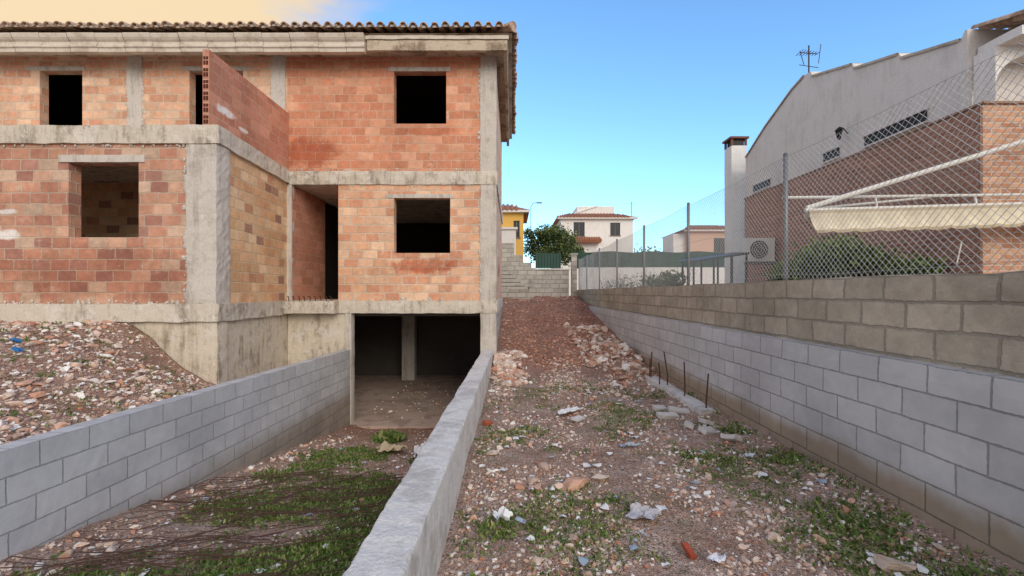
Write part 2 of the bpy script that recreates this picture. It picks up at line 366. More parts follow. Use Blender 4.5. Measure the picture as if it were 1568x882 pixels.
def scatter(n,x0,x1,y0,y1,s0,s1,near=True,pw=2.2,cond=None,th=-0.2):
    P=[];S=[]
    while len(P)<n:
        t=random.random(); y=y0*(y1/y0)**t if near else random.uniform(y0,y1)
        x=random.uniform(x0,x1)
        if -3.95<x<-3.64 or -.73<x<-.38: continue
        if cond and not cond(x,y): continue
        if nz(x*1.5,y*1.5,5)+0.5*nz(x*5,y*5,3)+random.uniform(-0.3,0.3)<th: continue
        P.append((x,y,height(x,y))); S.append(s0+(s1-s0)*random.random()**pw)
    return np.array(P),np.array(S)
P1,S1=scatter(24000,-0.4,2.8,1.5,10.5,0.004,0.022,pw=2.6,th=-0.12)
P2,S2=scatter(7000,-3.66,-0.7,1.9,10,0.004,0.022,pw=2.6)
P3,S3=scatter(13000,-8.8,-3.9,2.6,7.4,0.008,0.036,near=False,pw=2.4,th=-.4)
stones('gravel',np.vstack([P1,P2,P3]),np.hstack([S1,S2,S3]),1,ST)
P1,S1=scatter(600,-0.4,2.8,1.6,10.5,0.02,0.055,pw=2.6,th=0.0)
P2,S2=scatter(120,-3.6,-0.75,2.0,9,0.02,0.05,pw=3)
P3,S3=scatter(900,-8.6,-4.0,3.0,7.3,0.03,0.08,near=False,pw=2)
P4,S4=scatter(420,-0.35,0.35,8.0,10.9,0.03,0.12,near=False,pw=2.2,cond=lambda x,y:abs(y-9.3)<1.5-abs(x))
P5,S5=scatter(520,1.6,2.78,8.2,13.5,0.03,0.14,near=False,pw=2.4)
P6,S6=scatter(1100,-0.3,2.7,7.0,10.2,0.012,0.05,near=False,pw=2)
P7,S7=scatter(260,-3.6,-3.2,2.2,9,0.02,0.06,pw=2)
stones('rubble',np.vstack([P1,P2,P3,P4,P5,P6,P7]),np.hstack([S1,S2,S3,S4,S5,S6,S7]),3,STR,0.15)
P1,S1=scatter(6500,-0.3,2.8,9.5,20,0.012,0.05,near=True,pw=2.0,th=-.4)
stones('soil_clods',P1,S1,1,STF)

# ------------------------------------------------------------ foliage
def leaf_mat(name,cols,rough=0.6):
    n=NT(name,rough,0.3); a=n.attr('rnd').outputs['Fac']
    return n.out(n.ramp(a,[(i/(len(cols)-1),lin(c)) for i,c in enumerate(cols)]))
def leaves(C,L,W,up=0.4,rnd=None,out=None):
    n=len(C); d=rng.normal(size=(n,3))
    if out is None: d[:,2]=np.abs(d[:,2])*up+0.2
    d/=np.linalg.norm(d,axis=1)[:,None]; t=np.cross(d,rng.normal(size=(n,3))); t/=np.linalg.norm(t,axis=1)[:,None]
    L=L[:,None]; W=W[:,None]
    v=np.stack([C,C+d*L*0.45+t*W,C+d*L,C+d*L*0.45-t*W],1)
    return v.reshape(-1,3),np.arange(n*4).reshape(n,4),np.repeat(rng.random(n) if rnd is None else rnd,4)
WEED=leaf_mat('weed_leaf',[(62,82,36),(86,112,48),(112,136,66),(158,156,104)])
C=[];Ls=[]
def tuft(x,y,n,r,l):
    for _ in range(n):
        a=random.uniform(0,6.28); rr=r*math.sqrt(random.random()); xx=x+rr*math.cos(a); yy_=y+rr*math.sin(a)
        if -.7<xx<-.41 or xx>2.84: continue
        C.append((xx,yy_,height(xx,yy_)+0.003)); Ls.append(l*random.uniform(0.5,1.3))
k=0
while k<2300:
    t=random.random(); y=1.6*(9/1.6)**t; x=random.uniform(-0.35,2.8)
    v=nz(x*1.1+5,y*1.1,3)+0.5*nz(x*3,y*3,8)+0.35*ss(0.9,2.4,x)*(1-ss(5,9,y))+0.15*ss(.3,-.3,x)+random.uniform(-.3,.2)
    if v>0.20: tuft(x,y,random.randint(3,15),0.06,0.033); k+=1
k=0
while k<3600:
    t=random.random(); y=1.9*(8.5/1.9)**t; x=random.uniform(-3.4,-0.72)
    v=nz(x*0.9+2,y*0.9,6)+0.5*nz(x*3,y*3,8)+0.5*math.exp(-((x+1.6)/0.9)**2)*(1-ss(5,8,y))+random.uniform(-.3,.2)
    if v>0.22: tuft(x,y,random.randint(6,18),0.08,0.05); k+=1
for _ in range(260):
    tuft(random.uniform(-8,-4),random.uniform(3.2,7.2),10,0.07,0.05)
for (x,y,n,r,l) in [(-0.22,2.35,260,0.17,0.06),(-0.1,3.0,160,0.14,0.05),(2.5,3.2,340,0.30,0.05),(2.3,2.9,300,0.3,0.05),(1.9,4.3,220,0.25,0.05),(-2.35,8.6,380,0.24,0.18),(-1.3,6.8,160,0.3,0.09),(-2.6,8.9,120,0.15,0.1),(0.2,5.3,150,0.25,0.05),(2.5,2.4,260,0.22,0.05),(-0.2,2.0,220,0.15,0.05),(2.6,5.2,120,.15,.06),(2.6,4.2,140,.15,.06)]:
    tuft(x,y,n,r,l)
C=np.array(C);Ls=np.array(Ls)
v,f,r=leaves(C,Ls,Ls*0.18,up=0.9)
np_mesh('weeds',v,f,WEED,r)

def crown(name,blobs,n,size,mat,parent=None,hollow=0.35):
    P=[];R=[]
    per=np.array([b[3]**2 for b in blobs]); per=(per/per.sum()*n).astype(int)
    for (cx,cy,cz,rad),m in zip(blobs,per):
        d=rng.normal(size=(m,3)); d/=np.linalg.norm(d,axis=1)[:,None]; rr=rad*(hollow+(1-hollow)*rng.random(m)**0.5)*(1+0.25*rng.normal(size=m))
        p=np.array([cx,cy,cz])+d*rr[:,None]*np.array([1,1,0.8]); P.append(p)
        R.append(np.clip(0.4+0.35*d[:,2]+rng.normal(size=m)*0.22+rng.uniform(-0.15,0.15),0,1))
    P=np.vstack(P);R=np.hstack(R); L=size*rng.uniform(0.6,1.3,len(P))
    v,f,r=leaves(P,L,L*0.28,out=1,rnd=R); return np_mesh(name,v,f,mat,r,parent)
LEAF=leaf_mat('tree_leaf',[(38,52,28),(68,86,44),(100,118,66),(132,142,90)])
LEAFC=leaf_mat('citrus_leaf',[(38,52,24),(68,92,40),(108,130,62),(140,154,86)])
BARK=plain('bark',(96,80,66),0.9,0.3,12)
def tree(name,base,th,blobs,n,size,mat,r=0.1):
    e=empty(name); mb=MB(); b=Vector(base); top=b+Vector((0.05,0,th))
    mb.path([b,b+Vector((0.04*th,0.02,th*0.5)),top],r,7,taper=0.6)
    for bl in blobs:
        c_=Vector(bl[:3]); mid=(top+c_)/2+Vector((random.uniform(-.1,.1)*th*0.3,0,0.1*th*0.2)); mb.path([top,mid,c_],r*0.5,5,taper=0.35)
    mb.build('trunk',[BARK],e); crown('foliage',blobs,n,size,mat,e); return e
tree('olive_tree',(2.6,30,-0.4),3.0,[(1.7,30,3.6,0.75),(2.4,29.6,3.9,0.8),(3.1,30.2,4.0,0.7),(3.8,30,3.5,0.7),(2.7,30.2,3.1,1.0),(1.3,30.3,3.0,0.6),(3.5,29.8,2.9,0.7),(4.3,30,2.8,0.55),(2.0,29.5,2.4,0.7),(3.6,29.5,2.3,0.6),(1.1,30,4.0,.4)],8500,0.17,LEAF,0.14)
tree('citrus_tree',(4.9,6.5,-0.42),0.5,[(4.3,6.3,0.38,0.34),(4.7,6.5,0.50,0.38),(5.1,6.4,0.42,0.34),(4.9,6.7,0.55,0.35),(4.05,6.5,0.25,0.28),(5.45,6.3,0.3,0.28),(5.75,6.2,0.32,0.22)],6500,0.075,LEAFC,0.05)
tree('shrub',(3.75,10.6,-0.42),0.3,[(3.45,10.6,0.2,0.24),(3.9,10.8,0.3,0.26),(4.0,11.2,0.2,0.22)],700,0.11,LEAFC,0.03)
mb=MB()
for k_ in range(90):
    x=3.25+random.random()*0.7; y=random.uniform(9.5,17); p=Vector((x,y,-0.1)); pts=[p]
    d=Vector((random.uniform(-.3,.3),random.uniform(-.5,.5),1))
    for j in range(4):
        p=p+d.normalized()*random.uniform(0.1,0.24); pts.append(p); d+=Vector((random.uniform(-.5,.5),random.uniform(-.5,.5),0))
    mb.path(pts,0.008,3,taper=0.3)
e=empty('bare_shrub'); mb.build('branches',[BARK],e)
crown('foliage',[(3.5,y_,0.25,0.35) for y_ in (10,11.5,13,14.5,16)],700,0.06,LEAF,e,0.1)
bl=[(x_,70+random.uniform(-4,4),3.9+random.uniform(-1.2,1.2),random.uniform(1.4,2.5)) for x_ in np.arange(14,34,1.3)]
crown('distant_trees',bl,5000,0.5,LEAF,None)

# ------------------------------------------------------------ unfinished house
H=empty('unfinished_brick_house')
m=MB(); m.wall((-5.16,10.2),(-.72,10.2),0.2,2.78,5.6,[(2.45,3.65,3.88,5.08)]); m.build('upper_front_wall',[BR_A],H)
m=MB(); m.wall((-15,10.2),(-5.16,10.2),0.2,2.78,5.6,[(4.15,5.13,2.95,5.10),(7.59,8.82,2.95,5.10)]); m.build('upper_front_wall_left',[BR_UP],H)
m=MB(); m.wall((-3.99,10.2),(-.72,10.2),0.2,-.2,2.48,[(1.28,2.57,0.91,2.17)]); m.build('lower_front_wall',[BR_A2],H)
m=MB(); m.wall((-.37,10.5),(-.37,16),0.2,-.2,2.48); m.wall((-.37,10.5),(-.37,16),0.2,2.78,5.6); m.build('side_wall',[BR_A2],H)
m=MB(); m.wall((-13,7.47),(-5.44,7.47),0.22,-.2,2.52,[(5.54,6.72,0.93,2.19)]); m.build('porch_front_wall',[BR_B],H)
m=MB(); m.wall((-4.99,7.75),(-5.16,10.2),0.2,-.2,2.52); m.wall((-13,10.0),(-5.3,10.0),0.1,-.2,2.52); m.build('porch_side_wall',[BR_S],H)
m=MB(); m.box(-5.24,-5.13,7.52,10.19,2.79,4.12); m.build('balcony_parapet',[BR_P],H)
m=MB()
for i in range(6):
    for j in range(2): m.box(-5.225+j*0.045,-5.19+j*0.045,7.515,7.53,2.86+i*0.2,2.93+i*0.2); m.box(-5.225+j*0.045,-5.19+j*0.045,7.515,7.53,2.95+i*0.2,3.0+i*0.2)
m.build('brick_cavities',[plain('cavity',(84,44,34),0.95)],H)
m=MB(); m.box(-5.16,-5.05,10.21,12,-.19,2.48); m.box(-3.99,-3.88,10.4,12.0,-.19,2.48)
m.build('entrance_recess_walls',[BR_P],H)
sk=lambda x,y,z:(x+(0.0 if x<-6 else (-0.2*(y-7.4)/2.8)*ss(-6,-4.9,x)),y,z)
m=MB()
m.rbox(-13,-4.90,7.42,10.15,2.5,2.8,0.10,0.016,tf=sk); m.rbox(-13,-4.90,7.42,10.15,-.49,-.19,0.10,0.016,tf=sk)
m.rbox(-5.12,-.33,10.16,16,2.47,2.79,0.10,0.010); m.rbox(-5.12,-.33,10.16,16,-.48,-.18,0.10,0.014)
m.rbox(-5.12,-3.95,9.85,10.15,-.47,-.19,0.08,0.012)
m.build('floor_slabs',[CON],H)
m=MB(); m.box(-15,-5.13,10.25,16,2.47,2.77); m.box(-15,-.4,10.2,16,5.6,5.66); m.box(-15,-.56,15.8,16,-.4,5.6); m.box(-5.3,-5.2,10.41,15.8,-.17,2.46)
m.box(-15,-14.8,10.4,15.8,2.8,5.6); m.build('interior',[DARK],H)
m=MB()
m.rbox(-.73,-.355,10.175,10.52,-.2,2.49,0.10,0.009); m.rbox(-.73,-.355,10.175,10.52,2.77,5.6,0.10,0.009)
m.rbox(-8.83,-8.49,10.17,10.4,2.78,5.6,0.10,0.016); m.rbox(-5.53,-5.19,10.17,10.4,2.78,5.6,0.10,0.016)
m.rbox(-5.47,-4.95,7.435,7.8,-.2,2.52,0.08,0.02); m.rbox(-5.17,-5.045,10.17,10.3,-.2,2.49,0.1,0.005)
m.rbox(-.73,-.355,10.175,10.5,-3.2,-.47,0.12,0.007); m.rbox(-3.83,-3.68,10.175,10.4,-3.2,-.47,0.12,0.005)
m.rbox(-3.83,-3.38,15.4,15.8,-3.1,-.4,0.2,0.005)
m.build('columns',[CONC],H)
SM=MB()
def smear_line(p,q,n,r):
    for _ in range(n):
        t=random.random(); c_=Vector(p).lerp(Vector(q),t)+Vector((random.gauss(0,r*.5),0,random.gauss(0,r*.5)))
        k=7; rr=r*random.uniform(.3,1.0)
        ring=[(c_.x+math.cos(2*math.pi*i/k)*rr*random.uniform(.6,1.2),c_.y+random.uniform(0,.006),c_.z+math.sin(2*math.pi*i/k)*rr*random.uniform(.6,1.6)) for i in range(k)]
        top=(c_.x,c_.y-0.012,c_.z)
        for i in range(k): SM.quad([ring[i],ring[(i+1)%k],top])
for (a,b,y,n,r) in [((-5.47,-.1),(-5.47,2.45),7.452,60,.05),((-.73,-.1),(-.73,2.4),10.185,45,.04),((-.73,2.85),(-.73,5.2),10.185,45,.04),((-8.83,2.9),(-8.83,5.2),10.19,40,.05),((-8.49,2.9),(-8.49,5.2),10.19,40,.05),((-5.53,2.9),(-5.53,5.2),10.19,30,.05),
                    ((-9,-.17),(-5.5,-.17),7.455,50,.035),((-3.9,-.16),(-.8,-.16),10.19,40,.03),((-5.0,2.81),(-.8,2.81),10.19,40,.03),((-9,2.48),(-5.5,2.48),7.455,40,.03),((-3.9,2.46),(-.8,2.46),10.19,30,.025)]:
    smear_line((a[0],y,a[1]),(b[0],y,b[1]),n,r)
SM.build('mortar_smears',[CONC],H)
m=MB()
for (a,b,z,y) in [(-2.85,-1.41,5.08,10.2),(-2.92,-1.33,2.17,10.2),(-11.15,-9.8,5.10,10.2),(-7.6,-6.0,5.10,10.2)]: m.rbox(a,b,y-.02,y+.1,z-0.004,z+.10,0.12,0.005)
m.rbox(-7.62,-6.16,7.445,7.55,2.185,2.32,0.12,0.006)
m.build('lintels',[CONC],H)
m=MB()
m.wall((-13,7.5),(-5.3,7.5),0.2,-2.6,-.48,[(7.35,7.68,-1.72,-1.45)]); m.wall((-5.0,7.7),(-5.17,10.2),0.2,-2.6,-.48)
m.rbox(-5.32,-4.955,7.47,7.75,-2.6,-.48,0.12,0.012)
m.wall((-5.17,10.22),(-3.8,10.22),0.2,-3.2,-.47)
m.build('basement_walls',[CONW],H)
m=MB(); m.wall((-.37,10.5),(-.37,16.3),0.19,-3.2,-.47); m.build('basement_side_wall',[BLKF],H)
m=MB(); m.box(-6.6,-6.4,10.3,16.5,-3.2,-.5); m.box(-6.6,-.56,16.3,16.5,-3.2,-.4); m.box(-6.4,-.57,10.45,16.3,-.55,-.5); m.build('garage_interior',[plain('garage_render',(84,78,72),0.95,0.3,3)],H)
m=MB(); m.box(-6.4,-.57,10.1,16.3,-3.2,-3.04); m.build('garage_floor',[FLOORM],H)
gp=np.array([(random.uniform(-3.6,-0.8),random.uniform(10.6,15),-3.03) for _ in range(160)]); stones('garage_rubble',gp,rng.uniform(0.012,0.05,160),2,STR).parent=H
m=MB()
for i in range(9):
    x=-5.0+i*0.12; m.path([(x,9.95,-.25),(x+random.uniform(-.01,.01),9.93,-.1),(x,9.86+random.uniform(-.03,.03),-.08)],0.010,5)
m.build('rebar_stubs',[RUST],H)
XR=-0.10; XT=0.03; YF=9.68
m=MB()
m.box(-15,XR-.05,YF+.05,10.2,5.42,5.60); m.box(-.37,XR-.05,10.2,16.0,5.42,5.60); m.build('soffit',[FASD],H)
m=MB(); m.rbox(-3.16,XR,YF-.02,YF+.08,5.27,5.50,0.10,0.008,); m.rbox(XR-.09,XR,YF+.081,16.0,5.27,5.50,0.14,0.006); m.build('fascia_rough',[FASD],H)
m=MB(); m.rbox(-3.2,XR+.03,YF-.05,YF+.1,5.503,5.60,0.12,0.007); m.rbox(XR-.07,XR+.03,YF+.101,16.0,5.503,5.60,0.15,0.004)
prof=[(0.10,5.24),(-.02,5.24),(-.03,5.31),(-.06,5.33),(-.06,5.37),(-.03,5.40),(-.03,5.45),(-.07,5.48),(-.10,5.52),(-.12,5.58),(-.12,5.60),(0.10,5.60)]
xsx=[-15+i*0.6 for i in range(20)]+[-3.2]
for a,b in zip(xsx[:-1],xsx[1:]):
    for (p,q_) in zip(prof,prof[1:]):
        dz=0.004*math.sin(a*5)
        m.quad([(a+.004,YF+p[0],p[1]+dz),(a+.004,YF+q_[0],q_[1]+dz),(b-.004,YF+q_[0],q_[1]+dz),(b-.004,YF+p[0],p[1]+dz)])
m.quad([(-3.2,YF+p[0],p[1]) for p in prof]); m.build('cornice',[FASC],H)
def tileroof(name,parent,x0,x1,fn,lenf,pitch=0.23,rad=0.075,slope=0.32,mat=TILE,thick=0.018,zoff=0.0):
    m=MB(); n=int((x1-x0)/pitch)
    for i in range(n):
        c0=x0+i*pitch+random.uniform(-.012,.012); jit=random.uniform(-.03,.03); jz=random.uniform(-.012,.012); Ln=lenf(c0)
        if Ln<0.12: continue
        for kind in (0,1):
            cc=c0+kind*pitch/2; L=Ln
            segs=max(1,int(L/0.42))
            for s_ in range(segs):
                r0=-0.03*(kind==0)+s_*L/segs+jit; r1=(s_+1)*L/segs+0.06; rings=[]
                for (run,rr) in ((r0,rad*(1.06 if kind==0 else 1.0)),(r1,rad*0.92)):
                    for tt in (0,thick):
                        ring=[]
                        for k in range(7):
                            a=math.pi*k/6
                            if kind==0: px_,pz=math.cos(a)*(rr-tt),math.sin(a)*(rr-tt)*1.0+0.05
                            else: px_,pz=math.cos(a)*(rr-tt),-math.sin(a)*(rr-tt)*0.8+0.075
                            lift=(0.02 if run==r0 else 0.0)
                            ring.append(fn(cc+px_,run,pz+slope*max(run,-.05)+lift+jz+zoff))
                        rings.append(ring)
                o0,i0,o1,i1=rings
                for k in range(6):
                    m.quad([o0[k],o0[k+1],o1[k+1],o1[k]]); m.quad([i0[k+1],i0[k],i1[k],i1[k+1]]); m.quad([o0[k+1],o0[k],i0[k],i0[k+1]])
            if kind==0:
                pl=[fn(cc+math.cos(math.pi*k/6)*(rad-thick)*.98,0.03+jit,math.sin(math.pi*k/6)*(rad-thick)*.98+0.05+jz+zoff) for k in range(7)]
                m.quad(pl,mi=1)
    return m.build(name,[mat,CONC],parent)
ZT=5.66
tileroof('roof_tiles_front',H,-15,XT-.05,lambda a,r,z:(a,9.52+r,ZT+z),lambda a:min(3.1,XT-a))
tileroof('roof_tiles_side',H,9.62,16.2,lambda a,r,z:(XT+.06-r,a,ZT+z),lambda a:min(3.1,a-9.5,16.3-a))
m=MB(); 
for k in range(8):
    t0=k*0.38; m.tube((XT-.0-t0,9.56+t0,ZT+.08+.32*t0),(XT-t0-.42,9.56+t0+.42,ZT+.07+.32*(t0+.42)),0.1,0.085,10)
m.build('hip_tiles',[TILE],H)
m=MB(); zb=5.605
A=(-15,9.6,zb);B=(XT-.03,9.6,zb);Cc=(XT-.03,16.2,zb);D=(-15,16.2,zb)
E=(-15,12.9,zb+1.06);Fp=(-3.3,12.9,zb+1.06)
for p in ([A,B,Fp,E],[B,Cc,Fp],[Cc,D,E,Fp],[D,A,E],[D,Cc,B,A]): m.quad(p,[(0,0)]*len(p))
m.build('roof_deck',[FASD],H)

# ------------------------------------------------------------ ramp walls
def topz(y): return -1.12-0.0225*(y-1.8)
m=MB(); m.rbox(-3.88,-3.70,0.6,10.14,0.0,1.0,0.06,0.004,tf=lambda x,y,z:(x,y,-3.4+(topz(y)+3.4)*z),uvf=lambda x,y,z:(y,(-3.4+(topz(y)+3.4)*z)-topz(y)))
m.build('ramp_block_wall',[BLK])
m=MB(); ysd=np.arange(0.6,10.15,0.05); rows=[]
for y in ysd:
    t=topz(y); e1=0.012+0.02*max(0,nz(y*4,0,1))+.012*max(0,nz(y*15,2,1)); e2=0.012+0.02*max(0,nz(y*4,5,1))+.012*max(0,nz(y*15,7,1)); w_=0.008*nz(y*1.5,3,3)
    pr=[(-.68,-3.4),(-.68,t-.45),(-.68,t-.2),(-.68,t-.04),(-.68+e1*.15,t-e1),(-.68+e1,t-.002),(-.61,t),(-.555,t+.002),(-.50,t),(-.43-e2,t-.002),(-.43-e2*.15,t-e2),(-.43,t-.04),(-.43,t-.2),(-.43,t-.45),(-.43,-3.4)]
    rows.append([(x+w_+.005*nz(x*20,y*12,z*12),y,z+(.006*nz(x*18,y*10,4)+.004*nz(x*30,y*30,1))) for x,z in pr])
for a,b in zip(rows,rows[1:]):
    for k in range(len(a)-1): m.quad([a[k+1],a[k],b[k],b[k+1]])
m.quad(rows[0]); m.quad(rows[-1][::-1])
m.build('ramp_divider_wall',[CONT])

# ------------------------------------------------------------ right boundary wall
m=MB(); m.rbox(2.85,2.96,0.9,16.5,-2.0,-.49,0.12,0.004,uvf=lambda x,y,z:(y,z+.49)); m.build('grey_block_wall',[BLKR])
m=MB(); m.rbox(2.965,3.16,0.9,20.4,-2.0,0.135,0.12,0.012,uvf=lambda x,y,z:(y,z-.135)); m.build('old_block_wall',[BLKO])
m=MB(); m.rbox(2.5,2.72,5.9,8.3,-1.75,-1.56,0.12,0.012); m.build('concrete_footing',[CONT])
m=MB()
for (x,y,h_) in [(2.62,6.0,.5),(2.6,6.7,.55),(2.62,7.5,.6),(2.52,7.6,.4),(2.56,8.2,.5),(2.6,8.4,.35)]: m.path([(x,y,-1.7),(x+.01,y,-1.4),(x+random.uniform(-.05,.05),y+.03,-1.60+h_)],0.010,6)
m.build('rebar_rods',[RUST])

FE=empty('chain_link_fence'); XF=3.05
m=MB()
for y in (2.3,4.95,7.68,10.25,12.9,15.5,18.1,20.2):
    m.tube((XF,y,-.1),(XF,y,1.54),0.024,n=10); m.tube((XF,y,1.54),(XF,y,1.56),0.028,0.012,n=10)
m.build('posts',[GALV],FE,True)
m=MB()
def wob(y,z): return XF-.027+0.012*math.sin(y*1.9)+0.01*nz(y*2,z*2)
z0,z1=0.15,1.50; y0,y1=0.9,20.3; p=0.062; hh=z1-z0
def sag(y,z): return -0.025*math.sin(math.pi*((y-2.3)%2.65)/2.65)+0.012*nz(y*1.3,z*1.5,6)
kk=y0-hh; NSG=12
while kk<y1:
    for sgn in (1,-1):
        pts=[]
        for j in range(NSG+1):
            t=j/NSG
            pts.append((kk+hh*t if sgn==1 else kk+hh*(1-t),z0+hh*t))
        pts=[q_ for q_ in pts if y0<=q_[0]<=y1]
        for a,b in zip(pts[:-1],pts[1:]): 
            m.tube((wob(*a),a[0],a[1]+sag(*a)),(wob(*b),b[0],b[1]+sag(*b)),0.0021,n=3,cap=False)
    kk+=p
for z in (0.2,0.85,1.5):
    ys_=np.arange(0.9,20.3,0.35)
    for a,b in zip(ys_[:-1],ys_[1:]): m.tube((XF-.03,a,z+sag(a,z)),(XF-.03,b,z+sag(b,z)),0.002,n=3,cap=False)
m.build('mesh',[WIRE],FE)

# ------------------------------------------------------------ neighbour house (right)
N=empty('white_neighbour_house')
prof=[(11.5,-.5),(11.5,3.5),(10.6,3.98),(9.6,4.40),(9.2,4.5),(9.0,4.48),(8.95,4.38),(7.9,4.08),(7.85,3.98),(6.95,3.75),(6.9,3.66),(5.98,3.42),(5.93,3.5),(5.9,3.5),(5.9,-.5)]
m=MB(); xa,xb=6.05,13
m.quad([(xa,y,z) for y,z in prof][::-1],[(y,z) for y,z in prof]); m.quad([(xb,y,z) for y,z in prof],[(y,z) for y,z in prof])
for a,b in zip(prof,prof[1:]+prof[:1]): m.quad([(xa,a[0],a[1]),(xb,a[0],a[1]),(xb,b[0],b[1]),(xa,b[0],b[1])])
m.build('gable_wall',[WHITED],N)
m=MB()
for a,b in zip(prof[1:-2],prof[2:-1]):
    if abs(a[0]-b[0])>0.3:
        m.quad([(xa-.03,a[0],a[1]+.004),(xa+.3,a[0],a[1]+.004),(xa+.3,b[0],b[1]+.004),(xa-.03,b[0],b[1]+.004)]); m.quad([(xa-.03,a[0],a[1]-.035),(xa-.03,b[0],b[1]-.035),(xa-.03,b[0],b[1]+.004),(xa-.03,a[0],a[1]+.004)])
m.build('verge_coping',[conc_mat('coping',(196,186,172),(140,128,114))],N)
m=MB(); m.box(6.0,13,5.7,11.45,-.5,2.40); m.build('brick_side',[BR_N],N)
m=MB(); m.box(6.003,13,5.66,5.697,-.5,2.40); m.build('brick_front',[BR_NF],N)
m=MB(); m.box(5.98,13,5.63,11.47,2.403,2.43); m.build('ledge_coping',[conc_mat('ledge',(160,128,108),(120,100,88))],N)
for (ya,yb,za,zb_) in [(6.47,7.6,2.5,2.66),(8.2,8.6,2.52,2.68),(10.4,11.1,2.5,2.66)]:
    m=MB(); m.box(6.03,6.06,ya,yb,za,zb_); m.build('slit_window',[BLACK],N)
    m=MB(); m.box(6.01,6.07,ya-.04,yb+.04,zb_+.003,zb_+.03); m.box(6.01,6.07,ya-.04,yb+.04,za-.03,za-.003); m.build('window_trim',[WHITED],N)
m=MB(); m.rbox(6.15,12,5.35,5.88,3.12,3.24,0.2,0.004)
m.build('porch_eave',[WHITE],N)
m=MB()
for i in range(12):
    t0=i/12*math.pi/2; t1=(i+1)/12*math.pi/2
    a=(6.12+0.6*(1-math.cos(t0)),2.62+0.42*math.sin(t0)); b=(6.12+0.6*(1-math.cos(t1)),2.62+0.42*math.sin(t1))
    m.quad([(a[0],5.62,a[1]),(b[0],5.62,b[1]),(b[0],5.89,b[1]),(a[0],5.89,a[1])]); m.quad([(a[0],5.62,a[1]),(b[0],5.62,b[1]),(b[0],5.62,3.13),(a[0],5.62,3.13)])
m.box(6.72,12,5.62,5.89,3.04,3.125)
m.quad([(6.12,5.62,2.44),(6.12,5.62,3.13),(6.12,5.89,3.13),(6.12,5.89,2.44)])
m.build('porch_arch',[WHITE],N)
tileroof('porch_tiles',N,6.2,12,lambda a,r,z:(a,5.28+r,3.27+z),lambda a:0.6,pitch=0.2,rad=0.07)
def lantern(x,y,z,d=(0,-1)):
    m=MB(); bx,by=x+d[0]*.16,y+d[1]*.16
    m.path([(x,y,z-.02),(x+d[0]*.08,y+d[1]*.08,z+.08),(bx,by,z+.10)],0.01,6)
    m.tube((bx,by,z+.04),(bx,by,z+.09),0.07,0.02,6); m.tube((bx,by,z-.1),(bx,by,z+.04),0.035,0.06,6); m.tube((bx,by,z-.13),(bx,by,z-.1),0.015,0.035,6)
    return m
lantern(6.5,5.62,2.93).build('wall_lantern',[BLACK],N); lantern(6.05,8.0,2.88,(-1,0)).build('wall_lantern_side',[BLACK],N)
CH=empty('chimney_stack'); m=MB(); m.rbox(5.88,6.3,11.9,12.3,-.5,3.95,0.2,0.004); m.build('shaft',[WHITE],CH)
m=MB(); m.box(5.94,6.24,11.95,12.25,3.95,4.13); m.build('smoke_openings',[BLACK],CH)
m=MB(); m.box(5.84,6.34,11.86,12.34,4.13,4.18); [m.box(x_,x_+.05,y_,y_+.05,3.951,4.13) for x_ in (5.88,6.25) for y_ in (11.9,12.25)]; m.build('cap',[plain('terracotta_cap',(120,80,62))],CH)
m=MB(); x,y=6.15,9.2; m.tube((x,y,4.45),(x,y,5.12),0.014,n=6); m.tube((x-.25,y-.1,4.92),(x+.25,y+.1,5.0),0.009,n=5)
for i in range(7):
    t=-.25+i*.08; l=.12-.008*i; m.tube((x+t,y+t*.4-l,4.92+(t+.25)*.16),(x+t,y+t*.4+l,4.92+(t+.25)*.16),0.006,n=4)
m.tube((x+.2,y,4.75),(x+.25,y,5.15),0.007,n=4); m.tube((x-.1,y,4.72),(x-.2,y-.02,5.0),0.007,n=4); m.tube((x-.2,y,4.72),(x+.2,y,4.66),0.007,n=4)
m.build('tv_antenna',[RUST])
AC=empty('air_conditioner'); m=MB(); m.rbox(5.30,5.93,10.0,10.28,0.70,1.24,0.15,0.002); m.build('case',[plain('ac_paint',(214,214,208),0.5,0.08)],AC)
m=MB()
for r_ in (0.21,0.16,0.11,0.06):
    for k in range(20):
        a=2*math.pi*k/20;b=2*math.pi*(k+1)/20; m.tube((5.56+r_*math.cos(a),9.985,.97+r_*math.sin(a)),(5.56+r_*math.cos(b),9.985,.97+r_*math.sin(b)),0.008,n=4)
m.build('grille',[plain('grille_paint',(190,190,186),0.5,0.08)],AC); m=MB(); m.tube((5.56,10.005,.97),(5.56,9.992,.97),0.2,n=24); m.build('fan_recess',[plain('fan_dark',(84,84,82))],AC)
m=MB(); m.box(5.35,5.99,10.05,10.09,.64,.70); m.box(5.35,5.99,10.2,10.24,.64,.70); m.build('brackets',[GALV],AC)
AW=empty('folding_awning'); m=MB(); WM=plain('awning_white_metal',(220,218,210),0.4,0.06)
yb_=5.35
m.tube((3.53,yb_,0.99),(7.2,yb_,1.10),0.024,n=10); m.tube((3.56,yb_+.02,1.02),(6.9,yb_-.15,2.05),0.030,n=8)
m.tube((3.28,yb_+.03,1.15),(7.2,yb_+.03,1.20),0.018,n=8); m.tube((3.53,yb_,1.0),(5.97,yb_+.9,1.35),0.016,n=8)
m.tube((4.4,yb_+.03,1.17),(4.4,yb_,1.03),0.012,n=6); m.tube((5.6,yb_+.03,1.18),(5.6,yb_,1.06),0.014,n=6)
m.tube((5.42,yb_,0.62),(5.36,yb_,0.35),0.008,n=6); m.build('frame',[WM],AW)
m=MB(); nseg=120
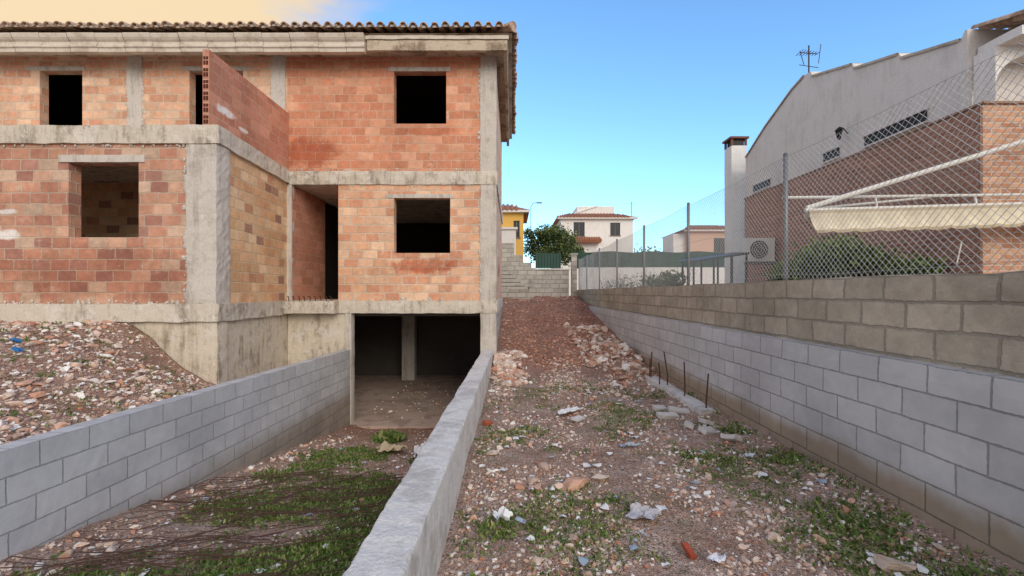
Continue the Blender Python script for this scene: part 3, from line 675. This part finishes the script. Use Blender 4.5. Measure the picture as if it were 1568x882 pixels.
def vp(i,j):
    u=i/nseg; x=3.56+u*3.6; t=j/6
    z=0.98+.11*u-(0.25+.022*abs(math.sin(i*0.33)))*t
    y=yb_-.03+.02*t*math.sin(i*0.66)+0.03*math.sin(t*3)+.03*t*nz(i*.07,1,1)
    if i<6: x+=0.10*t*(1-i/6)
    return (x,y,z)
for i in range(nseg):
    for j in range(6): m.quad([vp(i,j),vp(i+1,j),vp(i+1,j+1),vp(i,j+1)],[(i/nseg*3.6,j/6),((i+1)/nseg*3.6,j/6),((i+1)/nseg*3.6,(j+1)/6),(i/nseg*3.6,(j+1)/6)])
m.tube((3.6,yb_+.09,0.93),(7.1,yb_+.09,1.04),0.05,n=12)
aw=NT('awning_fabric',0.85,0.1); q=aw.sep(aw.uv())
hem=aw.mr(q[1],0.84,0.88,0,0.7); c=aw.mix(hem,lin((224,214,190)),lin((160,138,104)))
top=aw.mr(q[1],0.10,0.14,0.5,0.0); c=aw.mix(top,c,lin((170,150,116)))
o=aw.obj(); gg=aw.m('ADD',aw.m('MULTIPLY',aw.noise(o,7,4),0.5),0.75); c=aw.mix(1.0,c,aw.comb(gg,gg,gg),'MULTIPLY')
m.build('valance',[aw.out(c)],AW,True)
m=MB(); m.quad([(3.5,8.8,.62),(4.7,8.8,.80),(4.7,9.5,.86),(3.5,9.5,.68)]); m.quad([(3.5,8.8,.58),(4.7,8.8,.76),(4.7,8.8,.80),(3.5,8.8,.62)])
for x in (3.6,4.0,4.35,4.65): m.box(x,x+.03,8.82,8.85,-.4,.6+(x-3.5)*.15); m.box(x,x+.03,9.4,9.43,-.4,.66+(x-3.5)*.15)
m.build('lean_to_shelter',[BLACK])

# ------------------------------------------------------------ passage end, far things
E=empty('stepped_block_wall'); m=MB()
m.box(-.9,0.1,20.6,20.8,-.5,2.3); m.box(0.1,0.5,20.6,20.8,-.5,1.75); m.box(0.5,0.85,20.6,20.8,-.5,1.4); m.box(0.85,1.1,20.6,20.8,-.5,1.15)
m.box(0.75,0.95,18.9,19.05,-.6,0.55); m.box(-.9,0.75,18.85,19.05,-.6,0.15); m.build('blocks',[BLKF],E)
m=MB()
for i in range(9): m.rbox(-.9+0.0,0.95-i*.19,19.06+0.0+i*.001,20.55,-.05+i*.165,.105+i*.165,0.3,0.004)
m.build('concrete_staircase',[conc_mat('stair_concrete',(196,190,180),(140,134,126))])
m=MB(); m.box(1.1,2.64,20.62,20.8,-.5,1.05); m.build('end_wall',[BLKF]); m=MB(); m.box(1.05,2.7,20.58,20.84,1.053,1.12); m.build('end_wall_coping',[CONT])
GREEN=plain('green_screen_fabric',(56,82,70),0.9,0.2,4); GREEND=plain('green_gate_paint',(60,90,80),0.6,0.2,4)
m=MB(); m.box(1.1,2.3,20.9,20.93,1.15,1.85); 
for i in range(9): m.box(1.12+i*.14,1.14+i*.14,20.86,20.9,1.12,1.9)
m.build('green_gate',[GREEND])
m=MB(); m.box(2.75,3.0,20.5,20.75,-.5,1.75); m.box(2.7,3.05,20.45,20.8,1.75,1.81); m.build('gate_pillar',[BLKF])
m=MB(); m.rbox(3.17,11.5,21.0,21.2,-.5,1.20,0.4,0.005); m.build('white_garden_wall',[WHITE])
m=MB(); 
for i in range(60):
    a=2.9+i*.14; za=1.95+.03*math.sin(a*3); m.quad([(a,21.25+.02*math.sin(a*9),1.15),(a+.14,21.25+.02*math.sin((a+.14)*9),1.15),(a+.14,21.25+.02*math.sin((a+.14)*9),1.95+.03*math.sin((a+.14)*3)),(a,21.25+.02*math.sin(a*9),za)])
m.build('screen_fence',[GREEN])

TILEF=plain('terracotta_roof',(168,116,92),0.85,0.3,2)
def gable_house(name,x0,x1,y0,y1,z0,ze,zr,wmat,wins,hip=1.2,ov=0.4,pitch=0.3):
    e=empty(name); m=MB()
    m.wall((x0,y0),(x1,y0),0.3,z0,ze,[(w[0]-x0,w[1]-x0,w[2],w[3]) for w in wins])
    m.box(x0,x0+.3,y0+.301,y1,z0,ze); m.box(x1-.3,x1,y0+.301,y1,z0,ze); m.box(x0,x1,y1+.001,y1+.3,z0,ze); m.build('walls',[wmat],e)
    m=MB(); 
    for w in wins:
        m.box(w[0],w[1],y0+.15,y0+.18,w[2],w[3])
    m.build('window_glass',[GLASS],e)
    m=MB()
    for w in wins:
        c_=(w[0]+w[1])/2; m.box(c_-.03,c_+.03,y0+.1,y0+.148,w[2],w[3]); m.box(w[0]-.06,w[1]+.06,y0-.05,y0+.1,w[2]-.08,w[2]-.001)
    m.build('window_frames',[plain('frame_paint',(120,110,100))],e)
    a=(x0-ov,y0-ov,ze);b=(x1+ov,y0-ov,ze);c_=(x1+ov,y1+ov,ze);d=(x0-ov,y1+ov,ze); ym=(y0+y1)/2
    r0=(x0+hip,ym,zr);r1=(x1-hip,ym,zr); m=MB()
    for p in ([a,b,r1,r0],[b,c_,r1],[c_,d,r0,r1],[d,a,r0],[d,c_,b,a]): m.quad(p,[(0,0)]*len(p))
    nrib=int((x1-x0)/pitch)
    for i in range(nrib+1):
        x=x0-ov+.1+i*pitch; t=min(1,(x-(x0-ov))/(hip+ov),((x1+ov)-x)/(hip+ov)); t=max(t,.05)
        m.tube((x,y0-ov-.05,ze+.02),(x,y0-ov+(ym-y0+ov)*t,ze+(zr-ze)*t+.03),0.09,n=6)
    m.build('roof',[TILEF],e); m=MB(); m.box(x0-ov+.05,x1+ov-.05,y0-ov+.03,y0-.001,ze-.14,ze-.004); m.build('eave',[WHITE],e)
    return e
W=gable_house('white_house',4.4,10.9,40,47,-.4,6.75,7.7,WHITE,[(5.55,6.55,5.1,6.35),(8.85,9.75,5.15,6.3),(5.7,6.5,2.6,3.9)])
m=MB(); m.box(6.3,9.9,43,46,6.9,8.35); m.build('roof_room',[WHITE],W)
m=MB(); m.quad([(6.0,42.9,7.6),(8.3,42.9,8.35),(8.3,42.9,8.45),(6.0,42.9,7.7)]); m.quad([(6.0,42.9,7.7),(8.3,42.9,8.45),(8.3,45,8.45),(6,45,7.7)]); m.build('roof_room_coping',[WHITE],W)
m=MB(); m.box(5.2,7.9,39.2,39.9,4.45,4.6); [m.tube((5.2+i*.22,39.1,4.62),(5.2+i*.22,39.95,4.95),0.1,n=6) for i in range(13)]; m.build('porch_roof',[TILEF],W)
m=MB(); m.tube((10.9,40.5,6.5),(10.9,40.5,8.3),0.03,n=5); m.tube((10.6,40.5,8.1),(11.2,40.5,8.1),0.02,n=4); m.build('mast',[GALV],W)
m=MB(); m.box(7.2,8.1,38.5,39.2,2.0,3.4); m.quad([(7.0,38.4,3.4),(8.3,38.4,3.4),(7.65,38.85,4.2)]); m.quad([(7.0,38.4,3.4),(7.65,38.85,4.2),(7.0,39.3,3.4)]); m.quad([(8.3,38.4,3.4),(8.3,39.3,3.4),(7.65,38.85,4.2)]); m.build('barbecue_chimney',[WHITED],W)
gable_house('terracotta_house',13.9,18.5,35,40,-.4,4.95,5.6,plain('pink_render',(214,180,158),0.9,0.15),[(15.9,17.1,3.2,4.3)])
m=MB(); m.box(12.9,13.9,35.5,38,-.4,4.7); m.build('annex_wall',[WHITE])
gable_house('yellow_house',-3.0,0.75,29,34,-.4,5.35,6.2,plain('yellow_render',(220,176,92),0.9,0.12),[(0.1,0.5,3.6,4.7)],hip=0.9)
m=MB(); m.rbox(-1.5,0.25,27.5,28.9,2.2,3.9,0.4,0.01); m.box(-1.5,0.35,27.4,28.9,3.91,4.05); m.build('yellow_house_annex',[WHITED])
m=MB(); m.tube((1.45,34,-.4),(1.45,34,6.6),0.05,0.03,8); m.path([(1.45,34,6.55),(1.6,34,6.85),(2.0,34,6.9)],0.025,6); m.box(1.9,2.3,33.9,34.1,6.84,6.92); m.build('street_lamp',[GALV])

# ------------------------------------------------------------ debris
def sheet(name,cx,cy,w,d,col,amp=0.06,seed=0,rot=0.0,z=0.02,rough=0.6,fold=3.0):
    m=MB(); n=22; c_,s_=math.cos(rot),math.sin(rot)
    def pt(i,j):
        u=(i/n-.5);v=(j/n-.5); k=1+0.25*nz(u*4+seed,v*4,seed)
        x=u*w*k; y=v*d*k; X=cx+x*c_-y*s_; Y=cy+x*s_+y*c_
        h=abs(nz(u*fold+seed,v*fold,seed*2))*amp*2+abs(nz(u*fold*3+seed,v*fold*3,1))*amp*0.5
        return (X+nz(u*6,v*6,seed)*amp*.5,Y,height(X,Y)+z+h)
    for i in range(n):
        for j in range(n):
            u=(i/n-.5);v=(j/n-.5)
            if math.hypot(u,v)>0.40+0.16*nz(math.atan2(v,u)*1.5+seed,seed,1): continue
            m.quad([pt(i,j),pt(i+1,j),pt(i+1,j+1),pt(i,j+1)])
    return m.build(name,[plain(name+'_mat',col,rough,0.12,8)],smooth=False)
sheet('cloth_rag',-2.05,7.5,0.6,0.6,(196,180,148),0.10,2,z=.06); sheet('white_plastic_sheet',-1.35,6.9,0.5,0.8,(226,226,226),0.10,5,z=.10)
sheet('white_plastic_bag',-0.1,3.1,0.19,0.18,(236,236,234),0.05,8,fold=2,z=0.03)
sheet('torn_foil',0.95,3.2,0.28,0.22,(186,184,190),0.06,11,fold=2,rough=0.4); sheet('plastic_scrap',1.95,6.9,0.14,0.1,(170,176,180),0.02,14)
sheet('plastic_scrap',1.25,4.6,0.2,0.1,(170,182,190),0.03,44,z=.03); sheet('plastic_scrap',2.3,4.3,0.16,0.12,(206,212,216),0.03,47,z=.03)
sheet('paper_scrap',1.22,2.65,0.12,0.11,(226,228,234),0.02,17,z=.03); sheet('blue_plastic_scrap',-6.15,5.5,0.16,0.12,(40,110,170),0.04,20)
sheet('blue_plastic_scrap',-5.9,5.3,0.12,0.10,(40,110,170),0.03,21)
sheet('white_plastic_wrap',0.78,6.1,0.40,0.28,(228,228,228),0.05,31,0.4,z=.04)
m=MB()
for k in range(300):
    if k%4==0: x,y=random.uniform(-3.4,-.8),2.2*(8/2.2)**random.random()
    elif k%4==1: x,y=random.uniform(-8,-4.2),random.uniform(3.2,7.2)
    else: x,y=random.uniform(-.3,2.7),1.8*(9/1.8)**random.random()
    r=random.uniform(.012,.05); a=random.uniform(0,6.28); z=height(x,y)+.018
    c0=(x,y,z+random.uniform(0,.02)); ring=[(x+math.cos(a+t*1.05)*r*random.uniform(.5,1.2),y+math.sin(a+t*1.05)*r*random.uniform(.5,1.2),z+random.uniform(-.005,.02)) for t in range(6)]
    for t in range(6): m.quad([c0,ring[t],ring[(t+1)%6]],mi=random.choice((0,0,0,1)) if t==0 else m.mi[-1])
m.build('paper_litter',[plain('litter_white',(228,228,226),0.7,0.1),plain('litter_blue_grey',(160,176,190),0.6,0.1)])
def slab(name,cx,cy,w,d,t,rot,tilt,col,z=0.03):
    m=MB(); m.rbox(-w/2,w/2,-d/2,d/2,-t/2,t/2,max(.03,t*.8),t*0.22); ob=m.build(name,[conc_mat(name+'_mat',col,tuple(int(c*.75) for c in col),streak=False,amt=.5)])
    ob.location=(cx,cy,height(cx,cy)+z); ob.rotation_euler=(tilt,tilt*.6,rot); return ob
slab('broken_board',0.85,5.7,0.22,0.12,0.03,0.9,0.1,(218,214,208))
for i,(x,y,w,r_) in enumerate([(2.05,5.85,.28,.2),(2.2,5.5,.22,1.1),(2.3,5.2,.25,.6),(2.42,4.9,.2,2.0),(2.1,6.3,.2,.3),(2.45,5.6,.18,1.7),(2.3,6.1,.3,.1)]):
    slab('broken_block',x,y,w,.13,.06,r_,0.15+.1*i%0.4,(212,206,198))
def boulder(x,y,s,col,name='rubble_boulder'):
    tv,tf=ico(4); v=tv*(1+0.06*rng.normal(size=(len(tv),1))*0.3)
    for _ in range(12):
        nn=rng.normal(size=3); nn/=np.linalg.norm(nn); ex=np.maximum(0,v@nn-rng.uniform(.4,.8)); v=v-ex[:,None]*nn
    v=v+0.04*np.array([noise.noise_vector(Vector(p)*4)[:] for p in v]); v=v*np.array([1.3,.9,.65])*s; v+=np.array([x,y,height(x,y)+s*.35])
    np_mesh(name,v,tf,conc_mat(name+'_mat',col,tuple(int(c*.72) for c in col),streak=False,amt=.6,scale=4))
boulder(0.52,3.75,.12,(206,166,142)); boulder(2.25,2.62,.10,(212,190,170)); boulder(0.78,3.9,.07,(216,200,184)); boulder(-.2,4.4,.06,(214,196,180)); boulder(1.7,2.3,.05,(222,214,204))
slab('brick_fragment',1.1,2.75,0.05,0.12,0.03,0.2,0.2,(170,84,60)); slab('brick_fragment',-0.3,5.6,0.12,0.09,0.05,0.8,0.2,(178,96,72))
m=MB()
for k in range(110):
    x=random.uniform(-3.3,-1.0); y=random.uniform(2.4,5.8); a=random.gauss(0.5,0.35); L=random.uniform(0.7,2.2); pts=[]
    cur=random.uniform(-.25,.25)
    for j in range(9):
        t=j/8*L; X=x+math.cos(a)*t-L/2*math.cos(a); Y=y+math.sin(a)*t-L/2*math.sin(a)*1; a+=cur/8
        X=min(-.78,max(-3.6,X)); Y=max(1.6,Y); pts.append((X,Y,height(X,Y)+0.03+0.05*math.sin(j/8*math.pi)*random.uniform(.6,1.2)))
    m.path(pts,random.uniform(0.0025,0.005),4)
m.build('dry_branches',[plain('twig',(92,70,60),0.9,0.3)])

# ------------------------------------------------------------ camera, light, sky
cam=bpy.data.cameras.new('camera'); cam.sensor_width=36; cam.lens=15.61; cam.shift_y=0.0045; cam.clip_end=5000; cam.clip_start=0.05
co=bpy.data.objects.new('camera',cam); co.rotation_euler=(math.radians(90),0,0); scene.collection.objects.link(co); scene.camera=co
el=math.radians(24); az=math.radians(155)
sd=Vector((math.sin(az)*math.cos(el),math.cos(az)*math.cos(el),math.sin(el)))
sun=bpy.data.lights.new('sun','SUN'); sun.energy=1.5; sun.angle=math.radians(30); sun.color=(1.0,0.89,0.76)
so=bpy.data.objects.new('sun',sun); so.rotation_euler=(-sd).to_track_quat('-Z','Y').to_euler(); scene.collection.objects.link(so)
w=bpy.data.worlds.new('World'); scene.world=w; w.use_nodes=True
T=w.node_tree; Nn=T.nodes; Ll=T.links; bg=Nn['Background']; bg.inputs[1].default_value=0.15
sky=Nn.new('ShaderNodeTexSky'); sky.sky_type='NISHITA'; sky.sun_disc=False; sky.sun_elevation=el; sky.sun_rotation=az; sky.air_density=1.0; sky.dust_density=0.6; sky.ozone_density=1.6
tint=Nn.new('ShaderNodeMix'); tint.data_type='RGBA'; tint.blend_type='MULTIPLY'; tint.inputs[0].default_value=1.0; Ll.new(sky.outputs[0],tint.inputs[6]); tint.inputs[7].default_value=(1.35,1.88,2.2,1)
tc=Nn.new('ShaderNodeTexCoord')
mp=Nn.new('ShaderNodeMapping'); mp.inputs['Scale'].default_value=(1.2,1.2,4.0); Ll.new(tc.outputs['Generated'],mp.inputs[0])
no=Nn.new('ShaderNodeTexNoise'); no.inputs['Scale'].default_value=2.4; no.inputs['Detail'].default_value=6; no.inputs['Roughness'].default_value=0.55; Ll.new(mp.outputs[0],no.inputs[0])
def mth(op,a,b=None):
    n=Nn.new('ShaderNodeMath'); n.operation=op
    for i,v in enumerate((a,b)):
        if v is None: continue
        if isinstance(v,(int,float)): n.inputs[i].default_value=v
        else: Ll.new(v,n.inputs[i])
    return n.outputs[0]
def mrw(v,a,b,c,d):
    n=Nn.new('ShaderNodeMapRange'); n.interpolation_type='SMOOTHSTEP'; Ll.new(v,n.inputs[0])
    for i,x in enumerate((a,b,c,d)): n.inputs[i+1].default_value=x
    return n.outputs[0]
dt=Nn.new('ShaderNodeVectorMath'); dt.operation='DOT_PRODUCT'; Ll.new(tc.outputs['Generated'],dt.inputs[0]); dt.inputs[1].default_value=Vector((-0.95,1,0.82)).normalized()
reg=mrw(dt.outputs['Value'],0.86,0.995,0,0.42)
cl=mrw(mth('ADD',no.outputs[0],reg),0.60,0.90,0,0.95)
cl=mth('MULTIPLY',cl,mrw(dt.outputs['Value'],0.80,0.93,0.14,1.0))
cc=Nn.new('ShaderNodeMix'); cc.data_type='RGBA'; Ll.new(mrw(dt.outputs['Value'],0.90,0.985,0,1),cc.inputs[0]); cc.inputs[6].default_value=(3.6,3.8,4.5,1); cc.inputs[7].default_value=(6.6,5.0,2.9,1)
mx=Nn.new('ShaderNodeMix'); mx.data_type='RGBA'; Ll.new(cl,mx.inputs[0]); Ll.new(tint.outputs[2],mx.inputs[6]); Ll.new(cc.outputs[2],mx.inputs[7])
# unseen pale cloud bank behind the viewer, added to neutralise the blue fill
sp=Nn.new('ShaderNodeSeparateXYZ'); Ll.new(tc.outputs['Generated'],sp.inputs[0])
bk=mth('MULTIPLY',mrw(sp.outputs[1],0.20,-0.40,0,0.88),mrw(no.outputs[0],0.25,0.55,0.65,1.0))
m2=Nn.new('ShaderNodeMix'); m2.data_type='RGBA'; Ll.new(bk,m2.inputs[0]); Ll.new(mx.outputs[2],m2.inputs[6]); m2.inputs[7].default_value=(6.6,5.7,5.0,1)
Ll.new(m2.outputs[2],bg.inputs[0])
